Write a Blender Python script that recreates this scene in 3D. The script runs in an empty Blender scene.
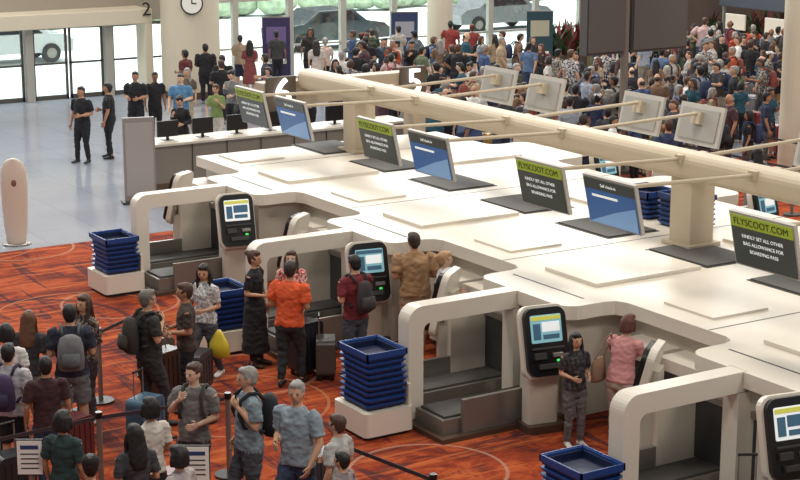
import bpy, bmesh, math, random
from mathutils import Vector, Matrix, kdtree, noise
random.seed(7)
V=Vector
scene=bpy.context.scene
COL=bpy.context.collection
# ------------------------------------------------------------------ materials
def lin(c):
    return tuple(((x/255)/12.92 if x/255<=0.04045 else ((x/255+0.055)/1.055)**2.4) for x in c)
_m={}
def mat(rgb,rough=0.6,metal=0.0,emit=0.0,noise=0.0,nscale=40,coat=0.0,tag=''):
    key=(tuple(rgb),rough,metal,emit,noise,nscale,coat)
    if key in _m: return _m[key]
    m=bpy.data.materials.new((tag or 'mat')+'_%02x%02x%02x'%tuple(int(c) for c in rgb)); m.use_nodes=True
    nt=m.node_tree; b=nt.nodes['Principled BSDF']; c=lin(rgb)
    b.inputs['Base Color'].default_value=(*c,1); b.inputs['Roughness'].default_value=rough
    b.inputs['Metallic'].default_value=metal; b.inputs['Coat Weight'].default_value=coat
    if emit>0:
        b.inputs['Emission Color'].default_value=(*c,1); b.inputs['Emission Strength'].default_value=emit
    if noise>0:
        tc=nt.nodes.new('ShaderNodeTexCoord'); n=nt.nodes.new('ShaderNodeTexNoise'); n.inputs['Scale'].default_value=nscale
        n.inputs['Detail'].default_value=4
        r=nt.nodes.new('ShaderNodeValToRGB')
        r.color_ramp.elements[0].position=0.3; r.color_ramp.elements[1].position=0.7
        r.color_ramp.elements[0].color=(*[x*(1-noise) for x in c],1)
        r.color_ramp.elements[1].color=(*[min(1,x*(1+noise*.6)) for x in c],1)
        nt.links.new(tc.outputs['Object'],n.inputs['Vector']); nt.links.new(n.outputs['Fac'],r.inputs['Fac'])
        nt.links.new(r.outputs['Color'],b.inputs['Base Color'])
    _m[key]=m; return m
def fab(rgb): return mat(rgb,0.9,noise=0.22,nscale=9,tag='fabric')
_p={}
def printed(a,b_,scale=26,kind='noise'):
    key=(a,b_,scale,kind)
    if key in _p: return _p[key]
    m=bpy.data.materials.new('printed_fabric'); m.use_nodes=True; nt=m.node_tree; bs=nt.nodes['Principled BSDF']; bs.inputs['Roughness'].default_value=.9
    tc=nt.nodes.new('ShaderNodeTexCoord'); r=nt.nodes.new('ShaderNodeValToRGB'); r.color_ramp.elements[0].color=(*lin(a),1); r.color_ramp.elements[1].color=(*lin(b_),1)
    if kind=='stripe':
        t=nt.nodes.new('ShaderNodeTexWave'); t.bands_direction='Z'; t.inputs['Scale'].default_value=scale; t.inputs['Distortion'].default_value=.6; r.color_ramp.elements[0].position=.45; r.color_ramp.elements[1].position=.55
    else:
        t=nt.nodes.new('ShaderNodeTexNoise'); t.inputs['Scale'].default_value=scale; t.inputs['Detail'].default_value=2; r.color_ramp.elements[0].position=.47; r.color_ramp.elements[1].position=.53
    nt.links.new(tc.outputs['Object'],t.inputs['Vector']); nt.links.new(t.outputs['Fac'],r.inputs['Fac']); nt.links.new(r.outputs['Color'],bs.inputs['Base Color'])
    _p[key]=m; return m
def cloth(c): return c if isinstance(c,bpy.types.Material) else fab(c)
def skinm(rgb): return mat(rgb,0.55,tag='skin')
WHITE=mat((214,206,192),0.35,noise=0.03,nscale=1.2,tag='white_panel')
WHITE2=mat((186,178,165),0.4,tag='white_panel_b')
BLACK=mat((18,18,20),0.3,tag='black_plastic')
DARK=mat((52,50,50),0.5,tag='dark_grey')
MATG=mat((80,78,75),0.75,noise=0.12,nscale=30,tag='grey_mat')
STEEL=mat((140,135,128),0.35,metal=0.6,tag='steel')
BRONZE=mat((84,66,54),0.45,metal=0.3,tag='plinth')
BEIGE=mat((180,165,142),0.5,noise=0.04,nscale=2,tag='beige_metal')
CREAM=mat((190,175,150),0.5,tag='cream')
RUBBER=mat((66,63,60),0.6,tag='rubber')
BLUE=mat((26,62,126),0.4,tag='blue_plastic')
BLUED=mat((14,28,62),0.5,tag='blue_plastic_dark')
PAPER=mat((232,230,222),0.7,tag='paper')
# ------------------------------------------------------------------ mesh builder
class MB:
    def __init__(s): s.v=[];s.f=[];s.m=[];s.mats=[];s.T=Matrix.Identity(4)
    def mi(s,m):
        if m not in s.mats: s.mats.append(m)
        return s.mats.index(m)
    def add(s,vs,fs,m):
        o=len(s.v); s.v+= [s.T@V(p) for p in vs]; k=s.mi(m)
        for f in fs: s.f.append([i+o for i in f]); s.m.append(k)
    def box(s,c,d,m,R=None):
        c=V(c); h=V(d)/2; vs=[]
        for z in(-1,1):
            for y in(-1,1):
                for x in(-1,1):
                    p=V((x*h.x,y*h.y,z*h.z)); vs.append(c+(R@p if R else p))
        s.add(vs,[(0,2,3,1),(4,5,7,6),(0,1,5,4),(2,6,7,3),(0,4,6,2),(1,3,7,5)],m)
    def b2(s,x0,x1,y0,y1,z0,z1,m): s.box(((x0+x1)/2,(y0+y1)/2,(z0+z1)/2),(x1-x0,y1-y0,z1-z0),m)
    def prism(s,pts,ext,m):
        pts=[V(p) for p in pts]; ext=V(ext); n=len(pts)
        vs=pts+[p+ext for p in pts]
        fs=[list(range(n))[::-1],list(range(n,2*n))]+[(i,(i+1)%n,n+(i+1)%n,n+i) for i in range(n)]
        s.add(vs,fs,m)
    def loft(s,rings,m,n=12,cap=True):
        vs=[];fs=[]
        for (c,U,W) in rings:
            for i in range(n):
                a=2*math.pi*i/n; vs.append(V(c)+V(U)*math.cos(a)+V(W)*math.sin(a))
        for r in range(len(rings)-1):
            for i in range(n):
                j=(i+1)%n; fs.append((r*n+i,r*n+j,(r+1)*n+j,(r+1)*n+i))
        if cap: fs.append(list(range(n))[::-1]); fs.append([(len(rings)-1)*n+i for i in range(n)])
        s.add(vs,fs,m)
    def tube(s,pts,rad,m,n=10,step=None):
        pts=[V(p) for p in pts]
        if not isinstance(rad,(list,tuple)): rad=[rad]*len(pts)
        P=[];Rr=[]
        for i in range(len(pts)-1):
            k=1
            if step: k=max(1,int((pts[i+1]-pts[i]).length/step))
            for j in range(k):
                P.append(pts[i].lerp(pts[i+1],j/k)); Rr.append(rad[i]+(rad[i+1]-rad[i])*j/k)
        P.append(pts[-1]);Rr.append(rad[-1]); rings=[]; U=None
        for i,p in enumerate(P):
            t=(P[min(i+1,len(P)-1)]-P[max(i-1,0)])
            t=t.normalized() if t.length>1e-6 else V((0,0,1))
            if U is None:
                ref=V((1,0,0)) if abs(t.x)<.8 else V((0,1,0)); U=(ref-t*ref.dot(t)).normalized()
            else: U=(U-t*U.dot(t)).normalized()
            rings.append((p,U*Rr[i],t.cross(U)*Rr[i]))
        s.loft(rings,m,n)
    def ell(s,c,r,m,n=14,k=9,R=None):
        vs=[];fs=[]; c=V(c)
        for j in range(k+1):
            ph=math.pi*j/k
            for i in range(n):
                a=2*math.pi*i/n; p=V((r[0]*math.sin(ph)*math.cos(a),r[1]*math.sin(ph)*math.sin(a),-r[2]*math.cos(ph)))
                vs.append(c+(R@p if R else p))
        for j in range(k):
            for i in range(n):
                q=(i+1)%n
                if j==0: fs.append((0,(j+1)*n+q,(j+1)*n+i))
                elif j==k-1: fs.append((j*n+i,j*n+q,k*n))
                else: fs.append((j*n+i,j*n+q,(j+1)*n+q,(j+1)*n+i))
        used=sorted({i for f in fs for i in f}); mp={u:i for i,u in enumerate(used)}
        s.add([vs[u] for u in used],[[mp[i] for i in f] for f in fs],m)
    def mesh(s,name):
        me=bpy.data.meshes.new(name); me.from_pydata([tuple(p) for p in s.v],[],s.f)
        for m in s.mats: me.materials.append(m)
        me.polygons.foreach_set('material_index',s.m); me.update(); return me
    def obj(s,name,loc=(0,0,0),rz=0,bevel=0,seg=2,smooth=False,parent=None):
        me=s.mesh(name)
        bm=bmesh.new(); bm.from_mesh(me); bmesh.ops.recalc_face_normals(bm,faces=bm.faces); bm.to_mesh(me); bm.free()
        if smooth: me.polygons.foreach_set('use_smooth',[True]*len(me.polygons))
        ob=bpy.data.objects.new(name,me); ob.location=loc; ob.rotation_euler=(0,0,rz); COL.objects.link(ob)
        if bevel:
            b=ob.modifiers.new('bevel','BEVEL'); b.width=bevel; b.segments=seg; b.limit_method='ANGLE'; b.angle_limit=math.radians(40)
        if parent: ob.parent=parent
        return ob
def rr(w,h,r,n=5):
    o=[]
    for cx,cy,a0 in((w/2-r,h/2-r,0),(-w/2+r,h/2-r,90),(-w/2+r,-h/2+r,180),(w/2-r,-h/2+r,270)):
        for i in range(n+1):
            a=math.radians(a0+90*i/n); o.append((cx+r*math.cos(a),cy+r*math.sin(a)))
    return o
def text(body,size,m,loc,rot,name,parent=None,ext=0.004,align='CENTER'):
    c=bpy.data.curves.new(name,'FONT'); c.body=body; c.size=size; c.extrude=ext; c.align_x=align; c.align_y='CENTER'
    c.materials.append(m); o=bpy.data.objects.new(name,c); o.location=loc; o.rotation_euler=rot; COL.objects.link(o)
    if parent: o.parent=parent
    return o
# ------------------------------------------------------------------ floors
def carpet_mat():
    m=bpy.data.materials.new('carpet_swirl'); m.use_nodes=True; nt=m.node_tree; N=nt.nodes; L=nt.links; b=N['Principled BSDF']
    b.inputs['Roughness'].default_value=0.95; b.inputs['Specular IOR Level'].default_value=.1
    g=N.new('ShaderNodeNewGeometry')
    def ns(rot,sc,scale,det,ro,dist,w=0):
        mp=N.new('ShaderNodeMapping'); mp.inputs['Rotation'].default_value=(0,0,math.radians(rot)); mp.inputs['Scale'].default_value=(*sc,1); mp.inputs['Location'].default_value=(w,w,0)
        L.new(g.outputs['Position'],mp.inputs['Vector'])
        n=N.new('ShaderNodeTexNoise'); n.inputs['Scale'].default_value=scale; n.inputs['Detail'].default_value=det; n.inputs['Roughness'].default_value=ro; n.inputs['Distortion'].default_value=dist
        L.new(mp.outputs[0],n.inputs['Vector']); return n.outputs['Fac']
    r=N.new('ShaderNodeValToRGB'); cr=r.color_ramp
    cols=[(0.0,(66,36,36)),(0.38,(96,44,36)),(0.46,(132,54,34)),(0.53,(152,66,38)),(0.60,(174,86,48)),(0.68,(116,48,34)),(0.8,(80,42,44))]
    cr.elements[0].position=cols[0][0]; cr.elements[0].color=(*lin(cols[0][1]),1)
    cr.elements[1].position=cols[-1][0]; cr.elements[1].color=(*lin(cols[-1][1]),1)
    for p,c in cols[1:-1]:
        e=cr.elements.new(p); e.color=(*lin(c),1)
    L.new(ns(25,(.8,2.0),1.3,8,.72,1.4),r.inputs['Fac'])
    prev=r.outputs['Color']
    def blend(prev,fac,col,k=1.0):
        if k!=1.0:
            q=N.new('ShaderNodeMath'); q.operation='MULTIPLY'; q.inputs[1].default_value=k; L.new(fac,q.inputs[0]); fac=q.outputs[0]
        mx=N.new('ShaderNodeMix'); mx.data_type='RGBA'; L.new(fac,mx.inputs['Factor']); L.new(prev,mx.inputs['A']); mx.inputs['B'].default_value=(*lin(col),1); return mx.outputs['Result']
    for rot,sc,col,w in((60,(3.2,.35),(52,36,46),3),(-15,(.4,3.4),(60,36,40),17),(20,(.3,4.5),(198,112,64),31)):
        rp=N.new('ShaderNodeValToRGB'); rp.color_ramp.elements[0].position=.56; rp.color_ramp.elements[0].color=(0,0,0,1); rp.color_ramp.elements[1].position=.62; rp.color_ramp.elements[1].color=(1,1,1,1)
        L.new(ns(rot,sc,1.1,6,.65,.8,w),rp.inputs['Fac']); prev=blend(prev,rp.outputs['Color'],col,.72 if col[0]<100 else .5)
    def rings(prev,off,per,rad,wid,col):
        a=N.new('ShaderNodeVectorMath'); a.operation='SUBTRACT'; a.inputs[1].default_value=(off[0]-per[0]/2,off[1]-per[1]/2,0); L.new(g.outputs['Position'],a.inputs[0])
        w=N.new('ShaderNodeVectorMath'); w.operation='MODULO'
        ad=N.new('ShaderNodeVectorMath'); ad.operation='ADD'; ad.inputs[1].default_value=(per[0]*20,per[1]*20,0); L.new(a.outputs[0],ad.inputs[0])
        L.new(ad.outputs[0],w.inputs[0]); w.inputs[1].default_value=(per[0],per[1],1)
        c=N.new('ShaderNodeVectorMath'); c.operation='SUBTRACT'; c.inputs[1].default_value=(per[0]/2,per[1]/2,0); L.new(w.outputs[0],c.inputs[0])
        c2=N.new('ShaderNodeVectorMath'); c2.operation='MULTIPLY'; c2.inputs[1].default_value=(1,1,0); L.new(c.outputs[0],c2.inputs[0])
        ln=N.new('ShaderNodeVectorMath'); ln.operation='LENGTH'; L.new(c2.outputs[0],ln.inputs[0])
        s=N.new('ShaderNodeMath'); s.operation='SUBTRACT'; s.inputs[1].default_value=rad; L.new(ln.outputs['Value'],s.inputs[0])
        ab=N.new('ShaderNodeMath'); ab.operation='ABSOLUTE'; L.new(s.outputs[0],ab.inputs[0])
        lt=N.new('ShaderNodeMath'); lt.operation='LESS_THAN'; lt.inputs[1].default_value=wid; L.new(ab.outputs[0],lt.inputs[0])
        return blend(prev,lt.outputs[0],col,.7)
    prev=rings(prev,(10.2,15.5),(4.6,4.45),0.92,0.022,(170,130,110))
    prev=rings(prev,(8.3,17.6),(5.1,6.2),1.7,0.045,(52,40,50))
    prev=rings(prev,(9.4,18.9),(6.3,5.3),1.25,0.02,(176,116,84))
    L.new(prev,b.inputs['Base Color']); return m
def gloss_floor():
    m=bpy.data.materials.new('polished_floor'); m.use_nodes=True; nt=m.node_tree; N=nt.nodes; L=nt.links; b=N['Principled BSDF']
    g=N.new('ShaderNodeNewGeometry'); n=N.new('ShaderNodeTexBrick'); n.offset=0; n.inputs['Scale'].default_value=1; n.inputs['Brick Width'].default_value=1.2; n.inputs['Row Height'].default_value=1.2; n.inputs['Mortar Size'].default_value=0.005
    c=lin((152,158,170)); c2=lin((146,152,165))
    n.inputs['Color1'].default_value=(*c,1); n.inputs['Color2'].default_value=(*c2,1); n.inputs['Mortar'].default_value=(*lin((120,126,138)),1)
    L.new(g.outputs['Position'],n.inputs['Vector']); L.new(n.outputs['Color'],b.inputs['Base Color'])
    no=N.new('ShaderNodeTexNoise'); no.inputs['Scale'].default_value=0.8; L.new(g.outputs['Position'],no.inputs['Vector'])
    mr=N.new('ShaderNodeMapRange'); mr.inputs['To Min'].default_value=0.07; mr.inputs['To Max'].default_value=0.18; L.new(no.outputs['Fac'],mr.inputs['Value']); L.new(mr.outputs[0],b.inputs['Roughness'])
    b.inputs['Specular IOR Level'].default_value=1.0; b.inputs['IOR'].default_value=1.8
    return m
f=MB(); f.b2(-2,70,28.75,46.6,-0.2,0,gloss_floor()); f.b2(-2,70,-2,28.75,-0.2,0.0,carpet_mat()); f.obj('floor')
f=MB(); f.b2(-20,110,46.6,110,-0.25,-0.05,mat((214,218,216),0.8,noise=0.08,nscale=.3,tag='pavement')); f.obj('outdoor_pavement')
# ------------------------------------------------------------------ check-in island
BAYS=[8.87,13.0,17.13,21.26,25.39]
def hoop(mb,Ya,mir=False,x0=10.9,x1=12.6):
    r=.2; H=1.5; o=[(x0,0)]
    for i in range(9):
        a=math.radians(180-90*i/8); o.append((x0+r+r*math.cos(a),H-r+r*math.sin(a)))
    o+=[(x1,H),(x1,1.27)]
    for i in range(7):
        a=math.radians(90+90*i/6); o.append((x0+.22+.1+.1*math.cos(a),1.17+.1*math.sin(a)))
    o+=[(x0+.22,0)]
    if mir: o=[(32-x,z) for x,z in o]
    mb.prism([(x,Ya-.12,z) for x,z in o],(0,.24,0),WHITE)
isl=MB()
SH0=12.55
def edge():
    e=[(13.35,6.2)]
    for Ya in BAYS:
        r=.25; x0=SH0; ya=Ya-1.15; yb=Ya+.8
        e+=[(13.35,ya-.2),(13.28,ya-.05),(13.12,ya)]
        for i in range(6):
            a=math.radians(270-90*i/5); e.append((x0+r+r*math.cos(a),ya+r+r*math.sin(a)))
        e+=[(x0,Ya-.13),(x0+.06,Ya-.13),(x0+.06,Ya+.13),(x0,Ya+.13)]
        for i in range(6):
            a=math.radians(180-90*i/5); e.append((x0+r+r*math.cos(a),yb-r+r*math.sin(a)))
        e+=[(13.12,yb),(13.28,yb+.05),(13.35,yb+.2)]
    e+=[(13.35,28.1)]
    return e
E=edge(); full=E+[(32-x,y) for x,y in E[::-1]]
isl.prism([(x,y,1.32) for x,y in full],(0,0,.18),WHITE)
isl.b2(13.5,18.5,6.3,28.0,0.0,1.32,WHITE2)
for Ya in BAYS:
    for mir in(0,1):
        def X(a,b): return (a,b) if not mir else (32-b,32-a)
        hoop(isl,Ya,mir)
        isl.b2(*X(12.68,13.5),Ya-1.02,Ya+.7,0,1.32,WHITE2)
        for sy,far in((-1,.82),(1,.72)):
            y0,y1=sorted((Ya+sy*.2,Ya+sy*far))
            isl.b2(*X(10.95,12.68),y0,y1,0.06,.24,STEEL)
            isl.b2(*X(11.0,12.66),y0+.05,y1-.05,.24,.27,RUBBER)
            isl.b2(*X(12.64,12.69),y0+.02,y1-.02,.27,.98,DARK)
            isl.b2(*X(12.62,12.67),y0-.01,y1+.01,.98,1.06,STEEL)
            yw=Ya+sy*(far+.04)
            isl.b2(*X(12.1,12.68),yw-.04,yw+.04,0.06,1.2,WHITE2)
            isl.b2(*X(11.2,12.1),yw-.03,yw+.03,0.06,.48,STEEL)
        isl.b2(*X(12.5,12.68),Ya-.12,Ya+.12,0,1.26,WHITE)
        isl.b2(*X(10.84,12.68),Ya-.98,Ya+.86,0,.06,BRONZE)
        for k,yy in enumerate((Ya+1.12,Ya+1.95)):
            isl.b2(*X(13.05,13.5),yy,yy+.72,0.1,1.1,WHITE)
            isl.b2(*X(13.04,13.06),yy+.12,yy+.6,.5,.95,DARK)
            isl.b2(*X(13.1,13.5),yy,yy+.72,0,.1,BRONZE)
    for dy in(.1,2.2):
        isl.b2(15.45,16.35,Ya+dy-.6,Ya+dy+.6,1.5,1.525,MATG)
        isl.b2(15.41,16.39,Ya+dy-.64,Ya+dy+.64,1.5,1.508,DARK)
    isl.b2(13.5,15.3,Ya-.55,Ya+.55,1.5,1.55,WHITE)
    isl.b2(13.7,14.6,Ya+1.6,Ya+2.5,1.5,1.53,WHITE)
    isl.b2(16.7,18.4,Ya-.55,Ya+.55,1.5,1.55,WHITE)
    isl.b2(13.36,18.64,Ya+1.3,Ya+1.32,1.5,1.503,DARK)
    isl.b2(13.0,13.03,Ya-.9,Ya+.6,1.5,1.503,DARK)
isl.obj('checkin_counter_island',bevel=.03,seg=3)
# ------------------------------------------------------------------ kiosks
SCR=mat((128,178,188),0.3,emit=0.4,tag='kiosk_screen'); SCRW=mat((225,230,230),0.3,emit=0.45,tag='kiosk_screen_w'); SCRB=mat((60,96,120),.3,emit=.25)
GL=mat((60,200,90),.4,emit=1.0); SCY=mat((190,190,80),.3,emit=.4)
def kiosk(x,y,rz,v=0):
    k=MB(); R=Matrix.Rotation(math.radians(-14),4,'X'); k.T=Matrix.Translation((0,0,1.15))@R
    k.prism([(a,.02,b) for a,b in rr(.62,.90,.13)],(0,.09,0),WHITE)
    k.prism([(a,-.05,b) for a,b in rr(.56,.84,.12)],(0,.08,0),BLACK)
    k.prism([(a,-.056,b+.16) for a,b in rr(.42,.34,.02)],(0,.01,0),(SCR,SCRW,SCR)[v%3])
    k.box((0,-.058,.29),(.40,.008,.05),(SCRB,SCY,SCY)[v%3]); k.box((.06,-.058,.18),(.24,.008,.12),(SCRW,SCRB,SCRW)[v%3]); k.box((-.13,-.058,.13),(.1,.008,.2),SCRB); k.box((.06,-.058,.06),(.22,.008,.06),SCRB)
    k.box((0,-.06,-.08),(.44,.03,.025),DARK); k.box((-.12,-.07,-.17),(.16,.05,.08),DARK); k.box((.12,-.065,-.17),(.14,.04,.05),STEEL)
    k.box((0,-.07,-.3),(.3,.06,.06),DARK); k.box((.13,-.056,-.24),(.05,.01,.03),GL)
    k.T=Matrix.Identity(4)
    k.prism([(a,.12+b,0) for a,b in rr(.42,.24,.06)],(0,0,.85),WHITE2)
    k.prism([(a,.10+b,0) for a,b in rr(.52,.40,.08)],(0,0,.10),BRONZE)
    k.box((0,.16,1.05),(.28,.12,.5),WHITE2)
    k.obj('checkin_kiosk',(x,y,0),rz,bevel=.008)
for i,Ya in enumerate(BAYS):
    kiosk(12.18,Ya-1.22,math.radians(-10),i); kiosk(12.2,Ya+1.12,math.radians(-142),i+1)
    kiosk(19.8,Ya-1.3,math.radians(10)); kiosk(19.8,Ya+1.12,math.radians(142))
# ------------------------------------------------------------------ overhead beam + monitors
b=MB()
b.prism([(16+x,6,2.70+z) for x,z in rr(.44,.38,.13,4)],(0,22.6,0),CREAM)
for yy in(9.3,17.8,27.0):
    b.b2(16.2-.22,16.2+.22,yy-.22,yy+.22,1.5,2.6,CREAM)
    b.b2(15.9,16.5,yy-.3,yy+.3,1.5,1.56,CREAM)
for Ya in BAYS:
    for dy in(-.95,.5):
        for xs in(-1,1):
            b.tube([(16,Ya+dy,2.80),(16+xs*2.55,Ya+dy,2.88)],.03,BEIGE,8)
            b.box((16+xs*.22,Ya+dy,2.8),(.08,.14,.14),BEIGE)
bo=b.obj('overhead_signage_beam',smooth=False,bevel=.01)
b=MB(); PB=mat((172,156,134),.5); PD=mat((84,72,62),.5)
b.b2(15.05,18.75,28.62,29.0,2.2,2.66,PB)
b.b2(18.45,18.75,28.62,29.0,0,2.2,PB)
b.b2(15.08,15.72,28.54,28.62,2.12,2.78,PD); b.b2(18.1,18.7,28.54,28.62,2.15,2.78,PD)
po=b.obj('row_number_portal',bevel=.02)
LIT=mat((255,255,250),.4,emit=1.6,tag='lit_letter')
for s,x,sz in(('6',15.4,.78),('5',18.4,.74)):
    text(s,sz,LIT,(x,28.50,2.45),(math.radians(90),0,0),'row_number',po,.03)
GREEN=mat((138,154,50),.4,emit=.35,tag='screen_header_green'); GSCR=mat((66,72,68),.3,emit=.2,tag='screen_dark')
BSCR=mat((58,94,144),.25,emit=.35,tag='screen_blue'); BSC2=mat((112,148,186),.25,emit=.4,tag='screen_blue_light'); TXT=mat((225,230,225),.5,emit=.5,tag='screen_text')
LG=mat((176,172,164),.45,tag='display_housing'); LG2=mat((150,148,142),.45)
def monitor(x,y,kind,flip):
    k=MB(); R=Matrix.Rotation(math.radians(-13),4,'Y'); k.T=R
    k.box((.03,0,0),(.05,1.02,.66),LG); k.box((.065,0,.0),(.03,.86,.5),LG2); k.box((.12,0,.1),(.1,.2,.2),BEIGE)
    if kind==0:
        k.box((-.002,0,.23),(.02,.96,.14),GREEN); k.box((-.002,0,-.075),(.02,.96,.46),GSCR)
    else:
        k.box((-.002,0,.23),(.02,.96,.14),GSCR); k.box((-.002,0,-.075),(.02,.96,.46),BSCR)
        k.prism([(-.014,.48,-.30),(-.014,-.48,-.30),(-.014,-.48,.02),(-.014,-.1,-.09),(-.014,.2,-.2)],(-.003,0,0),BSC2)
        k.box((-.014,.1,.08),(.004,.5,.03),TXT)
    o=k.obj('overhead_display_screen',(x,y,2.68),math.pi if flip else 0)
    if not flip:
        def tx(s,size,z,m):
            t=text(s,size,m,(0,0,0),(0,0,0),'caption',o,.001); t.matrix_local=R@Matrix.Translation((-.018,0,z))@Matrix.Rotation(math.radians(-90),4,'Z')@Matrix.Rotation(math.radians(90),4,'X')
        if kind==0:
            tx('FLYSCOOT.COM',.115,.23,mat((25,30,20),.6)); tx('KINDLY SET ALL OTHER',.06,.06,TXT); tx('BAG ALLOWANCE FOR',.06,-.03,TXT); tx('BOARDING PASS',.06,-.12,TXT)
        else: tx('Self check-in',.06,.23,TXT)
for Ya in BAYS:
    for kind,dy in((0,.5),(1,-.95)):
        monitor(13.38,Ya+dy,kind,False); monitor(18.62,Ya+dy,kind,True)
# ------------------------------------------------------------------ tray stacks
def trays(name,x,y,z,n,cart=True,rz=0,w=.56,d=.68):
    k=MB(); z0=0
    if cart:
        k.prism([(a,b,.05) for a,b in rr(w+.14,d+.1,.06)],(0,0,.3),WHITE); k.prism([(a,b,.0) for a,b in rr(w+.02,d,.06)],(0,0,.05),DARK)
        k.b2(w/2+.02,w/2+.07,-d/2,d/2,.35,.62,WHITE); z0=.36
    for i in range(n):
        jx=random.uniform(-.012,.012); jy=random.uniform(-.012,.012); zb=z0+i*.075
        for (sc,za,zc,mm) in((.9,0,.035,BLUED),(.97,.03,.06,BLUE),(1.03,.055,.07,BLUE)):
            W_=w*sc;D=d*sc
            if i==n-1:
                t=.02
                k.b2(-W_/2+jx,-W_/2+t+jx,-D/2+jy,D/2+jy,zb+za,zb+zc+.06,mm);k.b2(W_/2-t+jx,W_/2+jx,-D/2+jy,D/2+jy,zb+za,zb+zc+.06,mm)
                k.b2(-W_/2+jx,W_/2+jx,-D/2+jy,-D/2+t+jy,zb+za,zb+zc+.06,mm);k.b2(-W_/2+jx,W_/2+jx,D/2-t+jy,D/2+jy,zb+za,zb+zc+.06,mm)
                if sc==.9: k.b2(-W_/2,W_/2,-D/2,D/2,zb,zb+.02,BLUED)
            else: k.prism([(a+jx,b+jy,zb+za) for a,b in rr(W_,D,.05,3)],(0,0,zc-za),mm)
    k.obj(name,(x,y,z),rz)
for xx,Ya,n in((10.5,13.05,6),(10.44,17.1,9),(10.44,21.25,7),(10.46,25.15,7)): trays('blue_tray_stack',xx,Ya,0,n)
trays('blue_tray_stack',16.95,18.75,1.5,6,False); trays('blue_tray_stack',17.0,19.7,1.5,5,False)
# ------------------------------------------------------------------ left totem, panel board, desks
k=MB()
pr=[(.15,0),(.17,.04),(.21,.35),(.235,.8),(.24,1.1),(.225,1.35),(.18,1.5),(.1,1.57),(.03,1.59)]
k.loft([((0,0,z),(w,0,0),(0,.09 if z<1.5 else .05,0)) for w,z in pr],mat((206,190,176),.45,tag='totem_cream'),28)
k.loft([((0,0,0),(.26,0,0),(0,.2,0)),((0,0,.03),(.25,0,0),(0,.19,0))],STEEL,24)
k.ell((0,-.085,1.15),(.05,.012,.07),mat((120,86,70),.5)); 
k.obj('wayfinding_totem',(10.24,29.2,0),math.radians(-20),smooth=True)
k=MB(); k.b2(-.32,.32,-.05,.05,.05,1.75,mat((136,128,124),.5)); k.b2(-.28,.28,-.06,-.05,.15,1.65,mat((156,148,144),.4)); k.b2(-.38,.38,-.18,.18,0,.05,DARK)
k.obj('notice_board',(13.7,31.5,0),math.radians(-15),bevel=.01)
k=MB()
k.b2(14.2,20.6,32.4,33.1,0,.95,mat((124,114,104),.5)); k.b2(14.1,20.7,32.3,33.2,.95,1.0,mat((190,182,170),.4)); k.b2(14.2,20.6,32.38,32.4,.0,.15,BRONZE)
for i in range(7):
    x=14.9+i*.82; k.b2(x-.24,x+.24,32.7,32.75,1.08,1.42,BLACK); k.b2(x-.03,x+.03,32.72,32.76,1.0,1.1,BLACK); k.b2(x-.12,x+.12,32.65,32.85,1.0,1.01,BLACK); k.b2(x+.4,x+.41,32.37,32.4,.15,.95,DARK)
k.obj('service_desk',bevel=.01)
# ------------------------------------------------------------------ back glass wall
glass=bpy.data.materials.new('window_glass'); glass.use_nodes=True; nt=glass.node_tree; nt.nodes.clear()
o=nt.nodes.new('ShaderNodeOutputMaterial'); mx=nt.nodes.new('ShaderNodeMixShader'); t=nt.nodes.new('ShaderNodeBsdfTransparent'); gl=nt.nodes.new('ShaderNodeBsdfGlossy')
t.inputs[0].default_value=(.92,.97,.95,1); gl.inputs['Roughness'].default_value=.05; mx.inputs[0].default_value=.08
nt.links.new(t.outputs[0],mx.inputs[1]); nt.links.new(gl.outputs[0],mx.inputs[2]); nt.links.new(mx.outputs[0],o.inputs[0])
FR=mat((170,166,158),.4,tag='window_frame')
def window(i,x0,x1):
    k=MB(); y=46.5
    k.b2(x0,x0+.1,y-.08,y+.08,0,6,FR); k.b2(x1-.1,x1,y-.08,y+.08,0,6,FR); k.b2(x0,x1,y-.06,y+.06,0,.12,FR); k.b2(x0,x1,y-.06,y+.06,2.5,2.6,FR); k.b2(x0,x1,y-.06,y+.06,5.9,6,FR); k.b2(x0,x1,y-.04,y+.04,1.05,1.11,FR)
    k.b2(x0+.1,x1-.1,y-.01,y+.01,.12,5.9,glass); k.obj('window_%d'%i)
x=21.6; i=1
while x<35: window(i,x,x+1.9); x+=1.9; i+=1
k=MB(); k.b2(x,70,46.4,46.6,0,6,mat((104,88,78),.7,noise=.25,nscale=.6)); k.obj('wall_back')
k=MB(); k.b2(-2,9.5,46.4,46.6,0,6,mat((170,162,152),.7)); k.obj('wall_back_left')
x=9.5; DF=mat((84,80,76),.4)
for j in range(5):
    k=MB(); x0=x+j*2.42; x1=min(x0+2.42,21.54)
    if j>=1:
        k.b2(x0,x0+.22,46.2,46.6,0,2.1,FR)
        for a,bb in((x0+.25,x0+1.3),(x0+1.35,x1-.02)):
            k.b2(a,a+.07,46.38,46.44,0,2.08,DF); k.b2(bb-.07,bb,46.38,46.44,0,2.08,DF); k.b2(a,bb,46.38,46.44,2.01,2.08,DF); k.b2(a,bb,46.38,46.44,0,.12,DF); k.b2(a,bb,46.38,46.44,1.0,1.06,DF)
            k.b2(a+.07,bb-.07,46.4,46.42,.12,2.01,glass)
    else: k.b2(x0,x1,46.4,46.6,0,2.1,FR)
    k.obj('door_%d'%(j+1))
PC=mat((204,194,174),.5)
k=MB(); k.b2(9.5,20.35,45.5,46.7,2.12,2.54,PC); k.b2(20.1,20.35,45.5,46.15,0,2.12,PC); k.b2(9.5,21.6,46.62,46.75,2.1,6,mat((150,142,130),.6)); k.b2(21.55,21.6,46.3,46.62,0,6,CREAM)
eo=k.obj('entrance_portal',bevel=.02)
text('2',.55,mat((30,30,30),.5),(20.15,45.45,2.52),(math.radians(90),0,math.radians(-12)),'gate_number',eo,.02)
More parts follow.
